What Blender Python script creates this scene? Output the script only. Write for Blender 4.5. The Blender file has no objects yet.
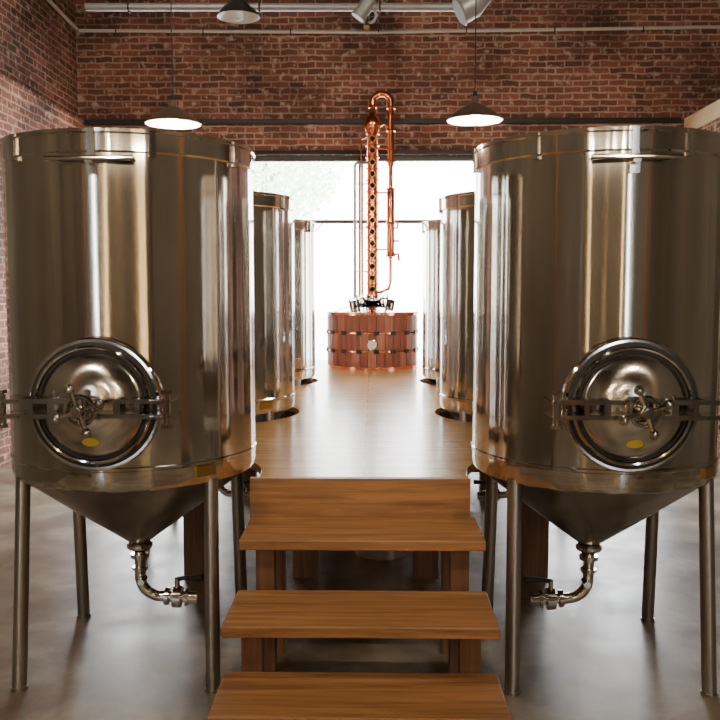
import bpy, math, random, bmesh
from mathutils import Vector, Matrix
random.seed(7)
S=bpy.context.scene
col=S.collection
pi=math.pi
FL=-.06

# ------------------------------------------------------------------ materials
def newmat(name):
    m=bpy.data.materials.new(name); m.use_nodes=True
    nt=m.node_tree; b=nt.nodes['Principled BSDF']
    return m,nt,b
def N(nt,t,**k):
    n=nt.nodes.new(t)
    for a,v in k.items(): setattr(n,a,v)
    return n
def simple(name,c,rough=.5,metal=0,**k):
    m,nt,b=newmat(name)
    b.inputs['Roughness'].default_value=rough; b.inputs['Metallic'].default_value=metal
    no=N(nt,'ShaderNodeTexNoise'); no.inputs['Scale'].default_value=k.get('ns',14)
    mx=N(nt,'ShaderNodeMix',data_type='RGBA')
    v=k.get('var',.12)
    mx.inputs[6].default_value=(c[0]*(1-v),c[1]*(1-v),c[2]*(1-v),1)
    mx.inputs[7].default_value=(min(1,c[0]*(1+v)),min(1,c[1]*(1+v)),min(1,c[2]*(1+v)),1)
    tc=N(nt,'ShaderNodeTexCoord')
    nt.links.new(tc.outputs['Object'],no.inputs['Vector'])
    nt.links.new(no.outputs['Fac'],mx.inputs[0]); nt.links.new(mx.outputs[2],b.inputs['Base Color'])
    return m
def ramp(nt,stops):
    r=N(nt,'ShaderNodeValToRGB'); e=r.color_ramp.elements
    e[0].position=stops[0][0]; e[0].color=(*stops[0][1],1)
    e[1].position=stops[-1][0]; e[1].color=(*stops[-1][1],1)
    for p,c in stops[1:-1]:
        x=e.new(p); x.color=(*c,1)
    return r
def brick(name,axis,dark=1.0):
    m,nt,b=newmat(name); L=nt.links.new
    g=N(nt,'ShaderNodeNewGeometry'); s=N(nt,'ShaderNodeSeparateXYZ'); c=N(nt,'ShaderNodeCombineXYZ')
    L(g.outputs['Position'],s.inputs[0]); L(s.outputs[axis],c.inputs[0]); L(s.outputs['Z'],c.inputs[1])
    wn=N(nt,'ShaderNodeTexNoise'); wn.inputs['Scale'].default_value=6; L(c.outputs[0],wn.inputs['Vector'])
    ad=N(nt,'ShaderNodeMix',data_type='VECTOR'); ad.inputs[0].default_value=.04
    L(c.outputs[0],ad.inputs[4]); L(wn.outputs['Color'],ad.inputs[5])
    br=N(nt,'ShaderNodeTexBrick'); L(ad.outputs[1],br.inputs['Vector'])
    br.inputs['Scale'].default_value=1; br.inputs['Brick Width'].default_value=.215; br.inputs['Row Height'].default_value=.076
    br.inputs['Mortar Size'].default_value=.012; br.inputs['Mortar Smooth'].default_value=.4
    br.inputs['Color1'].default_value=(.33*dark,.13*dark,.088*dark,1); br.inputs['Color2'].default_value=(.14*dark,.062*dark,.046*dark,1)
    br.inputs['Mortar'].default_value=(.46*dark,.33*dark,.26*dark,1)
    n2=N(nt,'ShaderNodeTexNoise'); n2.inputs['Scale'].default_value=1.1; n2.inputs['Detail'].default_value=6; L(c.outputs[0],n2.inputs['Vector'])
    r=ramp(nt,[(.35,(.38,.35,.33)),(.65,(1.15,1.08,1.02))]); L(n2.outputs['Fac'],r.inputs[0])
    mu=N(nt,'ShaderNodeMix',data_type='RGBA',blend_type='MULTIPLY'); mu.inputs[0].default_value=1
    L(br.outputs['Color'],mu.inputs[6]); L(r.outputs[0],mu.inputs[7])
    n3=N(nt,'ShaderNodeTexNoise'); n3.inputs['Scale'].default_value=11; n3.inputs['Detail'].default_value=4; L(c.outputs[0],n3.inputs['Vector'])
    r3=ramp(nt,[(.56,(0,0,0)),(.70,(.7,.7,.7))]); L(n3.outputs['Fac'],r3.inputs[0])
    m2=N(nt,'ShaderNodeMix',data_type='RGBA'); L(r3.outputs[0],m2.inputs[0]); L(mu.outputs[2],m2.inputs[6]); m2.inputs[7].default_value=(.60*dark,.44*dark,.34*dark,1)
    L(m2.outputs[2],b.inputs['Base Color']); b.inputs['Roughness'].default_value=.85
    bp=N(nt,'ShaderNodeBump',invert=True); bp.inputs['Strength'].default_value=.9; bp.inputs['Distance'].default_value=.014
    L(br.outputs['Fac'],bp.inputs['Height']); L(bp.outputs[0],b.inputs['Normal'])
    return m
def wood(name,c1,c2,rough=.4,planks=0,axis='X',bump=.15):
    m,nt,b=newmat(name); L=nt.links.new
    g=N(nt,'ShaderNodeNewGeometry'); mp=N(nt,'ShaderNodeMapping'); L(g.outputs['Position'],mp.inputs[0])
    sc={'X':(1.6,30,30),'Y':(30,1.6,30),'Z':(30,30,1.6)}[axis]; mp.inputs['Scale'].default_value=sc
    no=N(nt,'ShaderNodeTexNoise'); no.inputs['Scale'].default_value=1; no.inputs['Detail'].default_value=8; no.inputs['Distortion'].default_value=.6; no.inputs['Roughness'].default_value=.65
    L(mp.outputs[0],no.inputs['Vector'])
    r=ramp(nt,[(.34,c2),(.5,tuple((a+d)/2 for a,d in zip(c1,c2))),(.66,c1)]); L(no.outputs['Fac'],r.inputs[0])
    out=r.outputs[0]
    if planks:
        br=N(nt,'ShaderNodeTexBrick'); L(g.outputs['Position'],br.inputs['Vector'])
        br.inputs['Scale'].default_value=1; br.inputs['Brick Width'].default_value=2.7; br.inputs['Row Height'].default_value=planks
        br.inputs['Mortar Size'].default_value=.002; br.inputs['Color1'].default_value=(1,1,1,1); br.inputs['Color2'].default_value=(.82,.79,.76,1); br.inputs['Mortar'].default_value=(.35,.3,.25,1)
        mu=N(nt,'ShaderNodeMix',data_type='RGBA',blend_type='MULTIPLY'); mu.inputs[0].default_value=1
        L(out,mu.inputs[6]); L(br.outputs['Color'],mu.inputs[7]); out=mu.outputs[2]
    L(out,b.inputs['Base Color']); b.inputs['Roughness'].default_value=rough
    bp=N(nt,'ShaderNodeBump'); bp.inputs['Strength'].default_value=bump; bp.inputs['Distance'].default_value=.003
    L(no.outputs['Fac'],bp.inputs['Height']); L(bp.outputs[0],b.inputs['Normal'])
    return m
def steel(name,c=(.66,.62,.55),rough=.2,aniso=.8,streak=True,bs=.35,axis='Z'):
    m,nt,b=newmat(name); L=nt.links.new
    b.inputs['Metallic'].default_value=1; b.inputs['Roughness'].default_value=rough
    b.inputs['Base Color'].default_value=(*c,1)
    if aniso:
        b.inputs['Anisotropic'].default_value=aniso
        t=N(nt,'ShaderNodeTangent',direction_type='RADIAL',axis=axis); L(t.outputs[0],b.inputs['Tangent'])
    tc=N(nt,'ShaderNodeTexCoord'); mp=N(nt,'ShaderNodeMapping'); L(tc.outputs['Object'],mp.inputs[0]); mp.inputs['Scale'].default_value=(6,6,.05)
    no=N(nt,'ShaderNodeTexNoise'); no.inputs['Scale'].default_value=1; no.inputs['Detail'].default_value=1.5; L(mp.outputs[0],no.inputs['Vector'])
    r=ramp(nt,[(.35,tuple(x*.6 for x in c)),(.65,c)]); L(no.outputs['Fac'],r.inputs[0]); L(r.outputs[0],b.inputs['Base Color'])
    if streak:
        bp=N(nt,'ShaderNodeBump'); bp.inputs['Strength'].default_value=bs; bp.inputs['Distance'].default_value=.04
        L(no.outputs['Fac'],bp.inputs['Height']); L(bp.outputs[0],b.inputs['Normal'])
    return m
M_brickX=brick('brick_back','X'); M_brickY=brick('brick_side','Y'); M_brickL=brick('brick_pale','Y',1.4)
M_plaster=simple('aged_plaster',(.155,.128,.092),.8,ns=1.5,var=.3)
M_deck=wood('deck_wood',(.80,.49,.22),(.48,.26,.10),.23,planks=.19)
M_tread=wood('tread_wood',(.52,.26,.10),(.22,.10,.035),.45)
M_post=wood('post_wood',(.27,.13,.06),(.14,.062,.026),.6,axis='Z')
M_cap=wood('pine_cap',(.85,.68,.42),(.7,.52,.3),.5,axis='Y')
M_stave=wood('stave_wood',(.36,.12,.068),(.21,.06,.035),.55,axis='Z')
M_stave2=wood('stave_wood_light',(.50,.21,.135),(.33,.12,.072),.55,axis='Z')
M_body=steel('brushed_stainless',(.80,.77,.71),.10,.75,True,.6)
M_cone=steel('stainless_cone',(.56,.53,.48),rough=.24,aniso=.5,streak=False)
M_pol=steel('polished_stainless',(.86,.84,.80),.06,0,False)
M_dish=steel('spun_stainless',(.86,.84,.80),.16,.85,False,axis='Y')
M_leg=steel('satin_stainless',(.52,.49,.45),.34,0,False)
M_copper=simple('copper',(.85,.30,.15),.2,1)
M_brass=simple('brass',(.75,.5,.2),.25,1)
M_dark=simple('dark_metal',(.03,.028,.026),.5,.3)
M_bronze=simple('bronze_enamel',(.16,.11,.075),.35,.2)
M_galv=simple('galvanized',(.34,.34,.33),.45,.4)
M_conduit=simple('painted_conduit',(.6,.56,.5),.45,.1)
M_frame=simple('window_frame',(.06,.06,.06),.4,.2)
M_gasket=simple('rubber_gasket',(.02,.02,.02),.6)
M_glassdark=simple('sight_glass',(.03,.015,.01),.05)
M_enamel=simple('white_enamel',(.85,.83,.78),.25)
M_ceil=simple('ceiling_plaster',(.10,.08,.06),.8)
M_oval=simple('yellow_oval',(.75,.6,.06),.4)
M_white=simple('white_plastic',(.7,.7,.68),.4)
M_bark=simple('bark',(.4,.34,.28),.9)
M_leaf=simple('leaf',(.66,.84,.58),.6,var=.12)
M_pave=simple('pavement',(.75,.75,.73),.8,ns=2)
M_floor,nt,b=newmat('concrete_floor'); L=nt.links.new
g=N(nt,'ShaderNodeNewGeometry'); n1=N(nt,'ShaderNodeTexNoise'); n1.inputs['Scale'].default_value=2.0; n1.inputs['Detail'].default_value=10; n1.inputs['Distortion'].default_value=.3; n1.inputs['Roughness'].default_value=.62
L(g.outputs['Position'],n1.inputs['Vector'])
r=ramp(nt,[(.36,(.13,.098,.065)),(.5,(.25,.205,.145)),(.64,(.42,.365,.28))]); L(n1.outputs['Fac'],r.inputs[0]); L(r.outputs[0],b.inputs['Base Color'])
r2=ramp(nt,[(.35,(.30,)*3),(.65,(.46,)*3)]); L(n1.outputs['Fac'],r2.inputs[0]); L(r2.outputs[0],b.inputs['Roughness'])
M_glass=bpy.data.materials.new('window_glass'); M_glass.use_nodes=True; nt=M_glass.node_tree; nt.nodes.clear(); L=nt.links.new
o=N(nt,'ShaderNodeOutputMaterial'); mx=N(nt,'ShaderNodeMixShader'); tr=N(nt,'ShaderNodeBsdfTransparent'); gl=N(nt,'ShaderNodeBsdfGlossy'); gl.inputs['Roughness'].default_value=.02
fr=N(nt,'ShaderNodeFresnel'); fr.inputs[0].default_value=1.3
L(fr.outputs[0],mx.inputs[0]); L(tr.outputs[0],mx.inputs[1]); L(gl.outputs[0],mx.inputs[2]); L(mx.outputs[0],o.inputs[0])
def emis(name,c,s):
    m=bpy.data.materials.new(name); m.use_nodes=True; nt=m.node_tree; b=nt.nodes['Principled BSDF']
    b.inputs['Base Color'].default_value=(*c,1); b.inputs['Emission Color'].default_value=(*c,1); b.inputs['Emission Strength'].default_value=s
    return m
M_bulb=emis('bulb_glow',(1,.80,.55),90)
M_tube=emis('warm_tube_glow',(1,.66,.30),20)

# ------------------------------------------------------------------ geometry builder
class MB:
    def __init__(s): s.v=[];s.f=[];s.m=[];s.mats=[]
    def mi(s,mat):
        if mat not in s.mats: s.mats.append(mat)
        return s.mats.index(mat)
    def add(s,vs,fs,mat,M=None):
        o=len(s.v); 
        s.v+= [tuple(M@Vector(v)) if M else tuple(v) for v in vs]
        k=s.mi(mat)
        for f in fs: s.f.append(tuple(i+o for i in f)); s.m.append(k)
    def box(s,a,b,mat,M=None):
        x0,y0,z0=a;x1,y1,z1=b
        vs=[(x0,y0,z0),(x1,y0,z0),(x1,y1,z0),(x0,y1,z0),(x0,y0,z1),(x1,y0,z1),(x1,y1,z1),(x0,y1,z1)]
        s.add(vs,[(0,3,2,1),(4,5,6,7),(0,1,5,4),(1,2,6,5),(2,3,7,6),(3,0,4,7)],mat,M)
    def lathe(s,prof,mat,M=None,n=48):
        vs=[];fs=[]
        for r,z in prof:
            for i in range(n):
                a=2*pi*i/n; vs.append((r*math.cos(a),r*math.sin(a),z))
        for j in range(len(prof)-1):
            for i in range(n):
                k=(i+1)%n
                fs.append((j*n+i,j*n+k,(j+1)*n+k,(j+1)*n+i))
        s.add(vs,fs,mat,M)
    def cyl(s,p,q,r,mat,n=20,r2=None):
        p=Vector(p);q=Vector(q);d=q-p;h=d.length
        M=Matrix.Translation(p)@d.to_track_quat('Z','Y').to_matrix().to_4x4()
        r2=r if r2 is None else r2
        s.lathe([(0,0),(r,0),(r2,h),(0,h)],mat,M,n)
    def torus(s,c,ax,R,r,mat,n=48,k=10):
        M=Matrix.Translation(Vector(c))@Vector(ax).to_track_quat('Z','Y').to_matrix().to_4x4()
        s.lathe([(R+r*math.cos(2*pi*i/k),r*math.sin(2*pi*i/k)) for i in range(k+1)],mat,M,n)
    def tube(s,pts,r,mat,n=14):
        pts=[Vector(p) for p in pts]; vs=[];fs=[]
        rs=r if isinstance(r,(list,tuple)) else [r]*len(pts)
        up=None
        for i,p in enumerate(pts):
            t=(pts[min(i+1,len(pts)-1)]-pts[max(i-1,0)]).normalized()
            if up is None:
                up=t.orthogonal().normalized()
            up=(up-t*up.dot(t)).normalized(); w=t.cross(up)
            for j in range(n):
                a=2*pi*j/n; vs.append(p+rs[i]*(math.cos(a)*up+math.sin(a)*w))
        for i in range(len(pts)-1):
            for j in range(n):
                k=(j+1)%n; fs.append((i*n+j,i*n+k,(i+1)*n+k,(i+1)*n+j))
        fs.append(tuple(range(n-1,-1,-1))); fs.append(tuple((len(pts)-1)*n+j for j in range(n)))
        s.add(vs,fs,mat)
    def sphere(s,c,r,mat,n=20,sz=1):
        s.lathe([(r*math.sin(pi*i/10),-r*sz*math.cos(pi*i/10)) for i in range(11)],mat,Matrix.Translation(Vector(c)),n)
    def mesh(s,name):
        me=bpy.data.meshes.new(name); me.from_pydata(s.v,[],s.f)
        for m in s.mats: me.materials.append(m)
        for p,k in zip(me.polygons,s.m): p.material_index=k; p.use_smooth=True
        me.update(); me.validate()
        bm=bmesh.new(); bm.from_mesh(me); bmesh.ops.remove_doubles(bm,verts=bm.verts,dist=1e-5); bmesh.ops.recalc_face_normals(bm,faces=bm.faces); bm.to_mesh(me); bm.free()
        me.set_sharp_from_angle(angle=math.radians(35))
        return me
    def obj(s,name,parent=None,loc=None,bevel=0):
        o=bpy.data.objects.new(name,s.mesh(name)); col.objects.link(o)
        if parent: o.parent=parent
        if loc: o.location=loc
        if bevel:
            b=o.modifiers.new('bevel','BEVEL'); b.width=bevel; b.segments=2; b.limit_method='ANGLE'
        return o
def empty(name,loc=(0,0,0)):
    e=bpy.data.objects.new(name,None); e.location=loc; e.empty_display_size=.2; col.objects.link(e); return e

# ------------------------------------------------------------------ room
XL,XR,YB,YF,H=-3.73,4.85,11.0,-5.0,5.7
YP=6.3   # brick ends here; plaster beyond (towards the front of the building)
m=MB(); m.box((XL-.3,YF-.3,FL-.2),(XR+.3,YB+.3,FL),M_floor); m.obj('floor')
m=MB(); m.box((XL-.3,YF-.3,H),(XR+.3,YB+.3,H+.2),M_ceil)
for y in (-2,1,4,9.6): m.box((XL,y,H-.22),(XR,y+.16,H),M_dark)
m.obj('ceiling')
m=MB(); m.box((XL-.3,YP,FL),(XL,YB+.3,H),M_brickY); m.box((XL-.1,YP,3.70),(XL+.10,YB,3.83),M_brickL); m.box((XL-.1,YP,FL),(XL+.07,YB,3.70),M_brickL)
m.box((XL-.3,YF-.3,FL),(XL,YP,H),M_plaster); m.obj('wall_left')
m=MB(); m.box((XR,YP,FL),(XR+.3,YB+.3,H),M_brickY); m.box((XR,YF-.3,FL),(XR+.3,YP,H),M_plaster); m.obj('wall_right')
bays=[(-3.5,-1.95),(-1.65,1.5),(1.8,3.7)]; WT=3.42; WB=.12
m=MB(); m.box((XL,YB,WT),(XR,YB+.3,H),M_brickX)
xs=[XL]+[v for b_ in bays for v in b_]+[XR]
for i in range(0,len(xs),2): m.box((xs[i],YB,FL),(xs[i+1],YB+.3,WT),M_brickX)
for a,b_ in bays: m.box((a,YB,FL),(b_,YB+.3,WB),M_brickX)
m.obj('wall_back')
for i,(a,b_) in enumerate(bays):
    m=MB(); f=.05; y0,y1=YB+.08,YB+.14
    m.box((a,y0,WB),(a+f,y1,WT),M_frame); m.box((b_-f,y0,WB),(b_,y1,WT),M_frame)
    m.box((a,y0,WB),(b_,y1,WB+f),M_frame); m.box((a,y0,WT-.07),(b_,y1,WT),M_frame)
    mid=-.12 if i==1 else (a+b_)/2
    m.box((mid-.032,y0,WB),(mid+.032,y1,WT),M_frame)
    m.box((a,y0+.01,2.56),(b_,y1-.01,2.605),M_frame)
    m.box((a+f,YB+.105,WB+f),(b_-f,YB+.111,WT-.07),M_glass)
    m.obj('window_%d'%(i+1))
fb=[(-3.45,-3.05),(3.2,3.6)]  # slim windows added behind the camera for bright streaks in the steel
m=MB(); xs=[XL]+[v for b_ in fb for v in b_]+[XR]
for i in range(0,len(xs),2): m.box((xs[i],YF-.3,FL),(xs[i+1],YF,H),M_plaster)
for a,b_ in fb: m.box((a,YF-.3,FL),(b_,YF,.5),M_plaster); m.box((a,YF-.3,4.2),(b_,YF,H),M_plaster)
m.obj('wall_front')
for i,(a,b_) in enumerate(fb):
    m=MB(); 
    for q in ((a,a+.04),(b_-.04,b_)): m.box((q[0],YF-.15,.5),(q[1],YF-.09,4.2),M_frame)
    for q in (.5,2.0,4.16): m.box((a,YF-.15,q),(b_,YF-.09,q+.04),M_frame)
    m.box((a+.04,YF-.125,.54),(b_-.04,YF-.12,4.16),M_glass)
    m.obj('window_%d'%(i+4))
for x,y in ((-2.3,-3.2),(2.4,-3.2),(-3.1,.6),(3.3,.6)):  # unseen columns added so the tanks reflect dark vertical streaks
    m=MB(); m.box((-.13,-.13,0),(.13,.13,H-FL-.24),M_post); m.box((-.18,-.18,0),(.18,.18,.12),M_dark); m.box((-.2,-.16,H-FL-.42),(.2,.16,H-FL-.24),M_post)
    m.obj('streak_column',None,(x,y,FL),.01)
# added glowing tubes behind the camera, for narrow warm streaks on the tanks
for x in (-1.35,1.45):
    e=empty('streak_light',(x,YF+.03,2.3))
    m=MB(); m.box((-.05,-.028,-1.75),(.05,.0,1.75),M_bronze); m.cyl((0,.05,-1.74),(0,.05,-1.68),.04,M_bronze,16); m.cyl((0,.05,1.68),(0,.05,1.74),.04,M_bronze,16); m.obj('backplate',e)
    m=MB(); m.cyl((0,.05,-1.68),(0,.05,1.68),.032,M_tube,16); m.obj('glowing_tube',e)
m=MB(); m.box((XL+.1,YB-.06,3.80),(3.9,YB,3.86),M_dark); m.box((XL+.1,YB-.035,3.42),(3.9,YB,3.47),M_dark); m.obj('trim_1')
m=MB(); m.tube([(XR-.03,YB-.04,4.97),(0,YB-.04,4.92),(XL+.06,YB-.04,4.96)],.022,M_conduit,8)
for i in range(8): m.torus((-3.2+i*1.1,YB-.04,4.94),(1,0,0),.028,.008,M_dark,12,6)
m.obj('electrical_conduit')
m=MB(); m.tube([(XL+.04,YB-.08,4.97),(XL+.04,YB-1,5.02),(XL+.04,YF+.05,5.25)],.022,M_conduit,8); m.obj('lighting_conduit')
m=MB(); m.box((3.98,6.6,FL),(4.13,YB-.001,3.66),M_brickY); m.obj('wall_partition')
m=MB(); m.box((3.93,6.6,3.661),(4.19,YB-.08,3.84),M_cap); m.obj('trim_2')

# ceiling services
m=MB()
Y=8.0
m.tube([(-2.6,Y,4.29),(.78,Y,4.27)],.036,M_galv,12)
for x in (-2.2,-1.0,.1): 
    m.cyl((x,Y,4.3),(x,Y,H-.005),.008,M_dark,6); m.torus((x,Y,4.28),(1,0,0),.042,.008,M_dark,16,6)
m.cyl((-.1,Y,4.18),(.02,Y,4.35),.07,M_galv,16); m.torus((.0,Y,4.20),(0,1,0),.065,.014,M_galv,20,8); m.cyl((-.02,Y,4.18),(-.02,Y-.05,4.08),.03,M_pol,16)
m.obj('sprinkler_pipe')
m=MB(); Yd=7.7
m.tube([(1.02,Yd,H-.005),(1.02,Yd,4.50),(1.01,Yd,4.40),(.975,Yd-.01,4.28),(.90,Yd-.02,4.18),(.79,Yd-.03,4.12)],.115,M_galv,28)
m.torus((1.02,Yd,4.56),(0,0,1),.115,.010,M_galv,28,6); m.torus((.80,Yd-.03,4.125),(1,.1,.55),.115,.010,M_galv,28,6)
m.obj('air_duct')

# ------------------------------------------------------------------ lamps
def lamp(x,y,z,R=.2,power=40,lit=True,name='pendant_lamp'):
    e=empty(name,(x,y,z))
    m=MB()
    pr=[(R,0),(R*1.03,.006),(R*.96,.02),(R*.76,.06),(R*.48,.10),(.06,.125),(.03,.14),(.03,.19),(.0,.19)]
    inn=[(R-.004,.003),(R*.93,.018),(R*.72,.055),(R*.44,.092),(0,.11)]
    m.lathe(pr,M_bronze if lit else M_dark,None,40); m.lathe(inn,M_enamel,None,40)
    m.lathe([(R,0),(R-.004,.003)],M_enamel,None,40)
    m.obj('shade',e)
    m=MB(); m.cyl((0,0,.18),(0,0,.23),.018,M_dark,12); m.cyl((0,0,.21),(0,0,H-z-.02),.005,M_dark,6); m.cyl((0,0,H-z-.03),(0,0,H-z-.002),.05,M_dark,16); m.obj('cord',e)
    m=MB(); m.sphere((0,0,.02),.045,M_bulb if lit else M_white,14,1.1); m.obj('bulb',e)
    if lit:
        l=bpy.data.lights.new('lamp_light','POINT'); l.energy=power; l.color=(1,.80,.58); l.shadow_soft_size=.04
        o=bpy.data.objects.new('light',l); o.location=(0,0,-.055); o.parent=e; col.objects.link(o)
lamp(-1.58,7,3.04,.22,65); lamp(.86,7,3.06,.22,65)
lamp(-1.7,1.3,3.3,.2,75); lamp(1.7,1.3,3.3,.2,75)
lamp(-.6,-2.6,3.3,.2,60); lamp(.9,-2.6,3.3,.2,60)
lamp(-1.04,7,3.88,.17,0,False,'ceiling_spotlight')
def fill_spot(x,y,target,power,size=105):  # added spots out of frame, brighten the back wall and the stairs
    z=5.2; e=empty('added_spotlight',(x,y,z)); d=(Vector(target)-Vector((x,y,z))).normalized()
    m=MB(); m.cyl(-d*.12,d*.08,.06,M_dark,24); m.torus(d*.08,d,.058,.006,M_dark,24,6)
    m.cyl((0,0,.0),(0,0,H-z-.03),.01,M_dark,8); m.box((-.3,-.02,H-z-.035),(.3,.02,H-z-.002),M_dark); m.obj('spot_can',e)
    l=bpy.data.lights.new('spot','SPOT'); l.energy=power; l.spot_size=math.radians(size); l.spot_blend=.9; l.color=(1,.86,.70); l.shadow_soft_size=.05
    o=bpy.data.objects.new('spot_light',l); o.location=d*.1; o.rotation_euler=d.to_track_quat('-Z','Y').to_euler(); o.parent=e; col.objects.link(o)
fill_spot(-1.8,4.7,(-2.2,11,4.2),220); fill_spot(1.8,4.7,(2.0,11,4.2),220)
fill_spot(0,3.0,(0,4.6,.8),190,55)

# ------------------------------------------------------------------ tanks
R=.563
m=MB()
m.lathe([(.535,.852),(.556,.862),(R,.89),(R,.942),(R+.005,.948),(R+.005,.958),(R,.963),(R,2.255),(R+.008,2.262),(R+.008,2.33),(R+.013,2.336),(R+.013,2.350),(R-.01,2.350),(R-.012,2.33)],M_body,None,128)
me_body=m.mesh('tank_body')
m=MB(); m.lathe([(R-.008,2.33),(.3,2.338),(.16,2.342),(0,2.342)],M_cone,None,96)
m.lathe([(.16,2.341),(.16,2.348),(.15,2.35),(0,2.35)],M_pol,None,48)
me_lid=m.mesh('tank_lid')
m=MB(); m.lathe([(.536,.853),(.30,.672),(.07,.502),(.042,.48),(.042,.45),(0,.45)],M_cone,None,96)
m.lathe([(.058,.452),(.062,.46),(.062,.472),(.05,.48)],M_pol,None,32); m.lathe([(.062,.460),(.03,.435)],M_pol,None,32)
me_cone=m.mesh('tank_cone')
m=MB()
for sx in (-1,1):
    for sy in (-1,1):
        p=Vector((.418*sx,.335*sy,.875)); q=Vector((.43*sx,.42*sy,FL))
        m.cyl(q,p,.032,M_leg,24); m.cyl(q,q+Vector((0,0,.012)),.037,M_leg,24)
me_legs=m.mesh('tank_legs')
DZ=1.235
m=MB(); MY=Matrix.Translation((0,0,DZ))@Matrix.Rotation(pi/2,4,'X')
m.lathe([(.30,.47),(.262,.50),(.252,.53),(.252,.60)],M_pol,MY,72)
m.lathe([(.252,.592),(.270,.595),(.275,.603),(.275,.611),(.268,.616),(.25,.616)],M_pol,MY,72)
m.lathe([(.25,.610),(.258,.618),(.256,.628),(.238,.632)],M_gasket,MY,72)
m.lathe([(.240,.622),(.243,.634),(.236,.642),(.229,.640),(.226,.628)],M_pol,MY,72)
m.lathe([(.227,.626),(.224,.634),(.216,.634),(.213,.628)],M_gasket,MY,72)
m.lathe([(.215,.628),(.212,.634),(.19,.648),(.15,.668),(.10,.685),(.05,.695),(0,.698)],M_dish,MY,96)
me_man=m.mesh('manway_door')
m=MB()
yy=-.735
for dz in (-.03,.03):
    m.box((-.335,yy-.008,DZ+dz-.009),(.335,yy+.008,DZ+dz+.009),M_pol)
for sx in (-1,1):
    m.cyl((sx*.325,yy,DZ-.065),(sx*.325,yy,DZ+.065),.015,M_pol,14)
    for dz in (-.036,.028):
        m.box((min(sx*.26,sx*.345),-.75,DZ+dz),(max(sx*.26,sx*.345),-.57,DZ+dz+.008),M_pol)
    m.cyl((sx*.325,yy,DZ+.06),(sx*.325,yy,DZ+.075),.022,M_pol,6); m.cyl((sx*.325,yy,DZ-.075),(sx*.325,yy,DZ-.06),.022,M_pol,6)
    m.box((sx*.13-.014,-.745,DZ-.04),(sx*.13+.014,-.67,DZ+.04),M_pol)
    m.box((sx*.21-.01,-.745,DZ-.04),(sx*.21+.01,-.63,DZ+.04),M_pol)
m.cyl((0,-.68,DZ),(0,-.83,DZ),.015,M_pol,16); m.cyl((0,-.69,DZ),(0,-.755,DZ),.045,M_pol,24); m.cyl((0,-.79,DZ),(0,-.825,DZ),.026,M_pol,6)
for k in range(4):
    a=.35+k*pi/2; c_,s_=math.cos(a),math.sin(a)
    m.cyl((0,-.805,DZ),(.085*c_,-.805,DZ+.085*s_),.010,M_pol,10); m.sphere((.09*c_,-.805,DZ+.09*s_),.02,M_pol,12)
m.torus((0,-.79,DZ),(0,1,0),.055,.010,M_pol,32,10)
me_arm=m.mesh('manway_clamp')
m=MB(); cz=-.145
def dish(x,z):
    r=math.hypot(x,z); tb=[(0,.698),(.05,.695),(.10,.685),(.15,.668),(.19,.648),(.212,.634)]
    for (a,p),(b_,q) in zip(tb,tb[1:]):
        if r<=b_: return p+(q-p)*(r-a)/(b_-a)
    return .63
vs=[(0,-dish(0,cz)-.003,DZ+cz)]
for k in range(24):
    a=2*pi*k/24; x=.034*math.cos(a); z=cz+.018*math.sin(a); vs.append((x,-dish(x,z)-.003,DZ+z))
m.add(vs,[(0,1+k,1+(k+1)%24) for k in range(24)],M_oval); me_oval=m.mesh('door_oval')  # small yellow oval laid on the dish
m=MB()
hz=2.225
m.tube([(-.18,-(R+.045),hz),(.18,-(R+.045),hz)],.009,M_pol,10)
m.tube([(-.165,-(R+.045),hz),(-.165,-.52,hz)],.007,M_pol,8); m.tube([(.165,-(R+.045),hz),(.165,-.52,hz)],.007,M_pol,8)
m.cyl((0,-(R-.01),hz-.01),(0,-(R+.05),hz-.01),.016,M_pol,14); m.box((-.02,-(R+.02),hz-.06),(.02,-(R-.01),hz-.02),M_pol)
for a in (-2.4,-1.5,-.7,0,.42,1.15,2.0,2.9):
    A=Matrix.Rotation(a,4,'Z')
    m.box((-.014,-(R+.020),2.24),(.014,-(R-.002),2.349),M_pol,A)
for a,z0,z1 in ((.95,.965,2.26),(-1.9,.965,2.26)):
    A=Matrix.Rotation(a,4,'Z'); m.box((-.005,-(R+.003),z0),(.005,-(R-.003),z1),M_leg,A)
m.box((-.05,-(R+.012),.895),(.05,-(R-.002),.942),M_brass,Matrix.Rotation(.80,4,'Z'))  # brass patch stands in for a small gold reflection on the lower band
me_fit=m.mesh('rim_fittings')
def valve(s):
    m=MB()
    pts=[(0,0,.47),(0,0,.36)]+[(s*(.10-.10*math.cos(a)),0,.31-.10*math.sin(a)) for a in [pi/2*i/8 for i in range(9)]]+[(s*.26,0,.205)]
    m.tube(pts,.026,M_pol,16)
    m.cyl((0,0,.405),(0,0,.425),.045,M_pol,24); m.cyl((0,0,.345),(0,0,.36),.038,M_pol,24)
    m.cyl((s*.12,0,.21),(s*.14,0,.209),.042,M_pol,24)
    m.cyl((s*.16,0,.208),(s*.20,0,.206),.052,M_pol,24); m.cyl((s*.22,0,.206),(s*.235,0,.205),.042,M_pol,24); m.cyl((s*.235,0,.205),(s*.28,0,.204),.03,M_pol,20)
    m.cyl((s*.18,0,.21),(s*.18,0,.30),.013,M_pol,12); m.tube([(s*.18,0,.295),(s*.22,-.01,.305),(s*.31,-.02,.31)],[.011,.012,.017],M_dark,10)
    m.cyl((s*.02,0,.30),(s*.02,-.07,.30),.016,M_pol,12)
    return m.mesh('outlet_valve')
me_v={1:valve(1),-1:valve(-1)}
TX=1.088; TY=[4.03,6.12,8.27]
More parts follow.
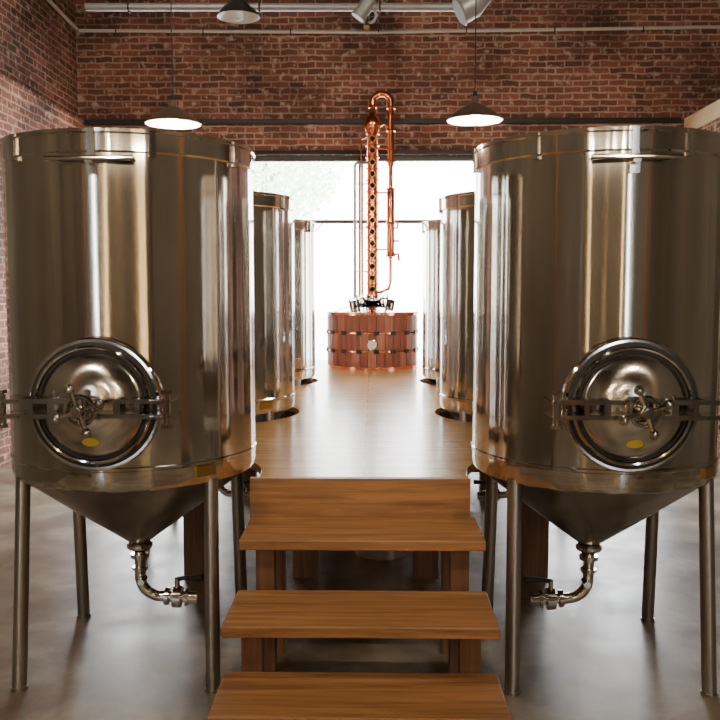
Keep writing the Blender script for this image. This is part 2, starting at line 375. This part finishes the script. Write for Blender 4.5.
for y in TY:
    for s in (-1,1):
        e=empty('fermentation_tank',(s*TX,y,0))
        for nm,me in (('body',me_body),('lid',me_lid),('cone',me_cone),('legs',me_legs),('manway_door',me_man),('manway_clamp',me_arm),('door_oval',me_oval),('fittings',me_fit),('outlet_valve',me_v[-s])):
            o=bpy.data.objects.new(nm,me); o.parent=e; col.objects.link(o)

# ------------------------------------------------------------------ deck + stairs
DH=.815; Y0=3.98; Y1=10.75; WD=1.28
def hw(y):
    w=WD
    for c in TY:
        d=abs(y-c); rr=R+.03
        if d<rr: w=min(w,TX-math.sqrt(rr*rr-d*d))
    if y<TY[0]: w=TX-(R+.03)
    return w
ys=[Y0+(Y1-Y0)*i/340 for i in range(341)]
dk=empty('wooden_walkway')
m=MB(); vs=[];fs=[]
for y in ys:
    w=hw(y)
    vs+=[(-w,y,DH),(w,y,DH),(w,y,DH-.04),(-w,y,DH-.04)]
for i in range(len(ys)-1):
    a=i*4;b_=a+4
    fs+=[(a,a+1,b_+1,b_),(a+3,b_+3,b_+2,a+2),(a+1,a+2,b_+2,b_+1),(a,b_,b_+3,a+3)]
fs+=[(0,3,2,1),(len(vs)-4,len(vs)-3,len(vs)-2,len(vs)-1)]
m.add(vs,fs,M_deck); m.obj('deck_boards',dk)
m=MB(); m.box((-.535,Y0-.035,DH-.19),(.505,Y0,DH-.001),M_tread); m.obj('fascia',dk)
m=MB()
for x in (-.43,.43): m.box((x-.03,Y0,DH-.2),(x+.03,Y1-.05,DH-.04),M_post)
for y in (5.05,7.15,9.3,10.6): m.box((-1.2,y-.03,DH-.2),(1.2,y+.03,DH-.041),M_post)
for y in (5.05,7.15,9.3,10.6):
    for x in (-1.04,-.37,.37,1.04): m.box((x-.075,y+.03,FL),(x+.075,y+.14,DH-.04),M_post)
for x in (-.43,.43): m.box((x-.05,Y0+.02,FL),(x+.05,Y0+.11,DH-.04),M_post)
m.box((-1.25,Y1-.03,FL),(1.25,Y1,DH-.04),M_post)
m.obj('support_frame',dk)
st=empty('wooden_staircase')
tr=[(.632,3.56,.38),(.425,3.13,.40),(.222,2.83,.36)]
for i,(z,yf,dp) in enumerate(tr):
    m=MB(); m.box((-.53,yf,z-.046),(.53,yf+dp,z),M_tread); m.obj('tread_%d'%(i+1),st,bevel=.006)
m=MB()
for x in (-.43,.43):
    for i,(z,yf,dp) in enumerate(tr):
        m.box((x-.04,yf+.10,FL),(x+.04,yf+.19,z-.046),M_post)
        m.box((x-.03,yf+.19,z-.12),(x+.03,yf+dp+.02,z-.047),M_post)
m.obj('stringers',st)
m=MB(); m.lathe([(0,.0),(.17,0),(.2,.3),(.215,.3),(.215,.315),(.19,.315),(.165,.02),(0,.02)],M_white,None,32); m.obj('storage_tub',None,(.10,5.6,FL))
m=MB(); m.box((-.28,0,0),(.22,.5,.5),M_dark); m.box((-.29,-.01,.5),(.23,.51,.53),M_dark); m.obj('storage_crate',None,(0,6.1,FL),.01)

# ------------------------------------------------------------------ still
e=empty('copper_column_still',(.03,9.9,DH))
m=MB(); n=34; r0=.50
for k in range(n):
    a=2*pi*k/n; A=Matrix.Rotation(a,4,'Z'); w=pi*r0/n*.97
    for j in range(3):
        m.box((-w,-r0-.02,.01+.205*j),(w,-r0+.02,.01+.205*j+.200),M_stave if (k*7+j*5)%4 else M_stave2,A)
m.lathe([(r0-.01,.01),(r0-.01,.62)],M_stave,None,48)
m.obj('stave_vat',e)
m=MB()
for z in (.195,.40):
    m.lathe([(r0+.02,z),(r0+.024,z),(r0+.024,z+.016),(r0+.02,z+.016)],M_copper,None,64)
    for k in range(0,n,2):
        A=Matrix.Rotation(2*pi*(k+.5)/n,4,'Z'); m.box((-.03,-r0-.034,z-.014),(.03,-r0-.02,z+.030),M_dark,A)
m.lathe([(r0+.025,.0),(r0+.032,.0),(r0+.032,.03),(r0+.02,.03)],M_copper,None,64)
m.lathe([(r0+.025,.6),(r0+.035,.605),(r0+.035,.64),(r0-.03,.64)],M_copper,None,64)
m.obj('hoops',e)
m=MB(); m.cyl((.0,-r0-.02,.28),(.0,-r0-.06,.28),.055,M_enamel,24); m.torus((0,-r0-.055,.28),(0,1,0),.055,.008,M_pol,24,8); m.obj('gauge',e)
m=MB()
m.lathe([(r0-.03,.64),(.40,.67),(.26,.71),(.16,.745),(.13,.77),(.13,.79)],M_pol,None,64)
m.lathe([(.16,.775),(.2,.78),(.2,.80),(.16,.805),(.08,.81)],M_pol,None,40)
for k in range(8):
    a=2*pi*k/8; m.cyl((.175*math.cos(a),.175*math.sin(a),.765),(.175*math.cos(a),.175*math.sin(a),.83),.012,M_pol,8)
m.cyl((-.20,-.2,.68),(-.21,-.24,.77),.06,M_pol,24); m.torus((-.21,-.24,.77),(-.1,-.2,.8),.06,.012,M_pol,24,8)
m.cyl((.20,-.2,.68),(.21,-.24,.76),.05,M_pol,24)
m.obj('pot_head',e)
m=MB()
z0=.81; dz=.131; rc=.062
m.lathe([(rc+.02,.80),(rc,z0+.03),(rc,2.66)],M_copper,None,32)
for k in range(15):
    z=z0+dz*k+.02
    m.lathe([(rc,z-.008),(rc+.02,z-.006),(rc+.02,z+.006),(rc,z+.008)],M_copper,None,28)
    if k<14:
        for s_ in (0,pi):
            A=Matrix.Rotation(s_,4,'Z'); 
            p=A@Vector((0,-rc+.005,z+dz/2)); q=A@Vector((0,-rc-.022,z+dz/2)); q2=A@Vector((0,-rc-.024,z+dz/2))
            m.cyl(p,q,.036,M_brass,20); m.cyl(q,q2,.028,M_glassdark,20)
m.lathe([(rc,2.66),(.085,2.70),(.10,2.76),(.085,2.83),(.045,2.87),(.038,2.90)],M_copper,None,32)
m.obj('rectifying_column',e)
m=MB()
xr=.21
m.tube([(0,0,2.88),(0,0,3.01)]+[(xr/2-xr/2*math.cos(a),0,3.01+xr/2*math.sin(a)) for a in [pi*i/14 for i in range(1,15)]]+[(xr,0,2.6),(xr,0,2.3)],.038,M_copper,16)
m.tube([(xr,0,2.30),(xr,0,1.3)],.026,M_copper,14)
m.lathe([(.022,1.25),(.046,1.29),(.046,2.02),(.022,2.06)],M_copper,Matrix.Translation((xr,0,0)),24)
for z in (1.28,1.65,2.04,2.35,2.7,2.95): m.torus((xr,0,z),(0,0,1),.047,.012,M_copper,24,8)
m.torus((0,0,2.96),(0,0,1),.044,.011,M_copper,24,8)
m.tube([(xr,0,1.27),(xr,0,1.0),(xr-.02,0,.9),(.1,0,.86),(0,0,.86)],.02,M_copper,10)
for z in (1.35,2.0,2.5): m.tube([(0,0,z),(xr,0,z)],.011,M_copper,8)
m.tube([(xr,0,1.3),(xr+.09,0,1.3),(xr+.1,0,1.22)],.016,M_copper,8); m.tube([(xr,0,1.45),(xr+.10,0,1.45)],.013,M_copper,8); m.tube([(xr,0,1.6),(xr+.08,0,1.6),(xr+.085,0,1.68)],.014,M_copper,8)
m.tube([(.05,.0,2.72),(.13,0,2.78),(xr,0,2.72)],.014,M_copper,8)
m.obj('gooseneck_and_condenser',e)
m=MB()
m.tube([(-.2,0,.66),(-.2,0,2.30)]+[(-.16-.04*math.cos(a),0,2.30+.04*math.sin(a)) for a in [pi/2*i/5 for i in range(1,6)]]+[(0,0,2.34)],.018,M_leg,10)
m.tube([(-.13,.0,.66),(-.13,0,2.6),(0,0,2.66)],.010,M_copper,8)
for z in (1.1,1.6,2.1): m.tube([(-.2,0,z),(0,0,z)],.007,M_leg,8)
m.obj('steam_line',e)

# ------------------------------------------------------------------ outside
m=MB(); m.box((-40,YB+.35,-.35),(40,60,-.2),M_pave); m.box((-40,-40,-.35),(40,YF-.35,-.2),M_pave); m.obj('street_ground')
def tree(x,y,h,rad,seed):
    rnd=random.Random(seed); m=MB()
    m.tube([(0,0,-.0),(.05,0,h*.35),(0,.1,h*.7),(0,0,h)],[.22,.17,.12,.04],M_bark,10)
    for k in range(7):
        a=k*2.4; m.tube([(0,0,h*(.4+.07*k)),(math.cos(a)*rad*.5,math.sin(a)*rad*.5,h*(.5+.07*k)),(math.cos(a)*rad*.8,math.sin(a)*rad*.8,h*(.6+.06*k))],[.07,.04,.015],M_bark,6)
    vs=[];fs=[]
    for k in range(3600):
        while True:
            p=Vector((rnd.uniform(-1,1),rnd.uniform(-1,1),rnd.uniform(-1,1)))
            if p.length<1: break
        p=Vector((p.x*rad,p.y*rad,h*.85+p.z*rad*.9)); u=Vector((rnd.gauss(0,1),rnd.gauss(0,1),rnd.gauss(0,1))).normalized(); w=u.orthogonal().normalized()
        s_=.12; b0=len(vs); vs+=[p-u*s_,p+w*s_*.5,p+u*s_,p-w*s_*.5]; fs.append((b0,b0+1,b0+2,b0+3))
    m.add(vs,fs,M_leaf); m.obj('street_tree',None,(x,y,-.2))
tree(-3.0,24,6.5,2.2,1); 

# ------------------------------------------------------------------ light
w=bpy.data.worlds.new('sky'); S.world=w; w.use_nodes=True; bg=w.node_tree.nodes['Background']
nt=w.node_tree; tc=N(nt,'ShaderNodeTexCoord'); sp=N(nt,'ShaderNodeSeparateXYZ'); nt.links.new(tc.outputs['Generated'],sp.inputs[0])
r=ramp(nt,[(.0,(1,1,1)),(.5,(.92,.96,1))]); nt.links.new(sp.outputs['Z'],r.inputs[0]); nt.links.new(r.outputs[0],bg.inputs['Color'])
bg.inputs['Strength'].default_value=19
def portal(x0,x1,z0,z1,y,rot):
    l=bpy.data.lights.new('sky_portal','AREA'); l.shape='RECTANGLE'; l.size=x1-x0; l.size_y=z1-z0; l.cycles.is_portal=True
    o=bpy.data.objects.new('window_portal',l); o.location=((x0+x1)/2,y,(z0+z1)/2); o.rotation_euler=rot; col.objects.link(o)
for a,b_ in bays: portal(a,b_,WB,WT,YB+.2,(-pi/2,0,0))
for a,b_ in fb: portal(a,b_,.5,4.2,YF-.2,(pi/2,0,0))

# ------------------------------------------------------------------ camera
c=bpy.data.cameras.new('cam'); c.sensor_width=36; c.lens=42.5; c.clip_end=200
o=bpy.data.objects.new('camera',c); o.location=(.05,0,1.7)
o.rotation_euler=(math.radians(90-4.7),0,math.radians(.94)); col.objects.link(o); S.camera=o
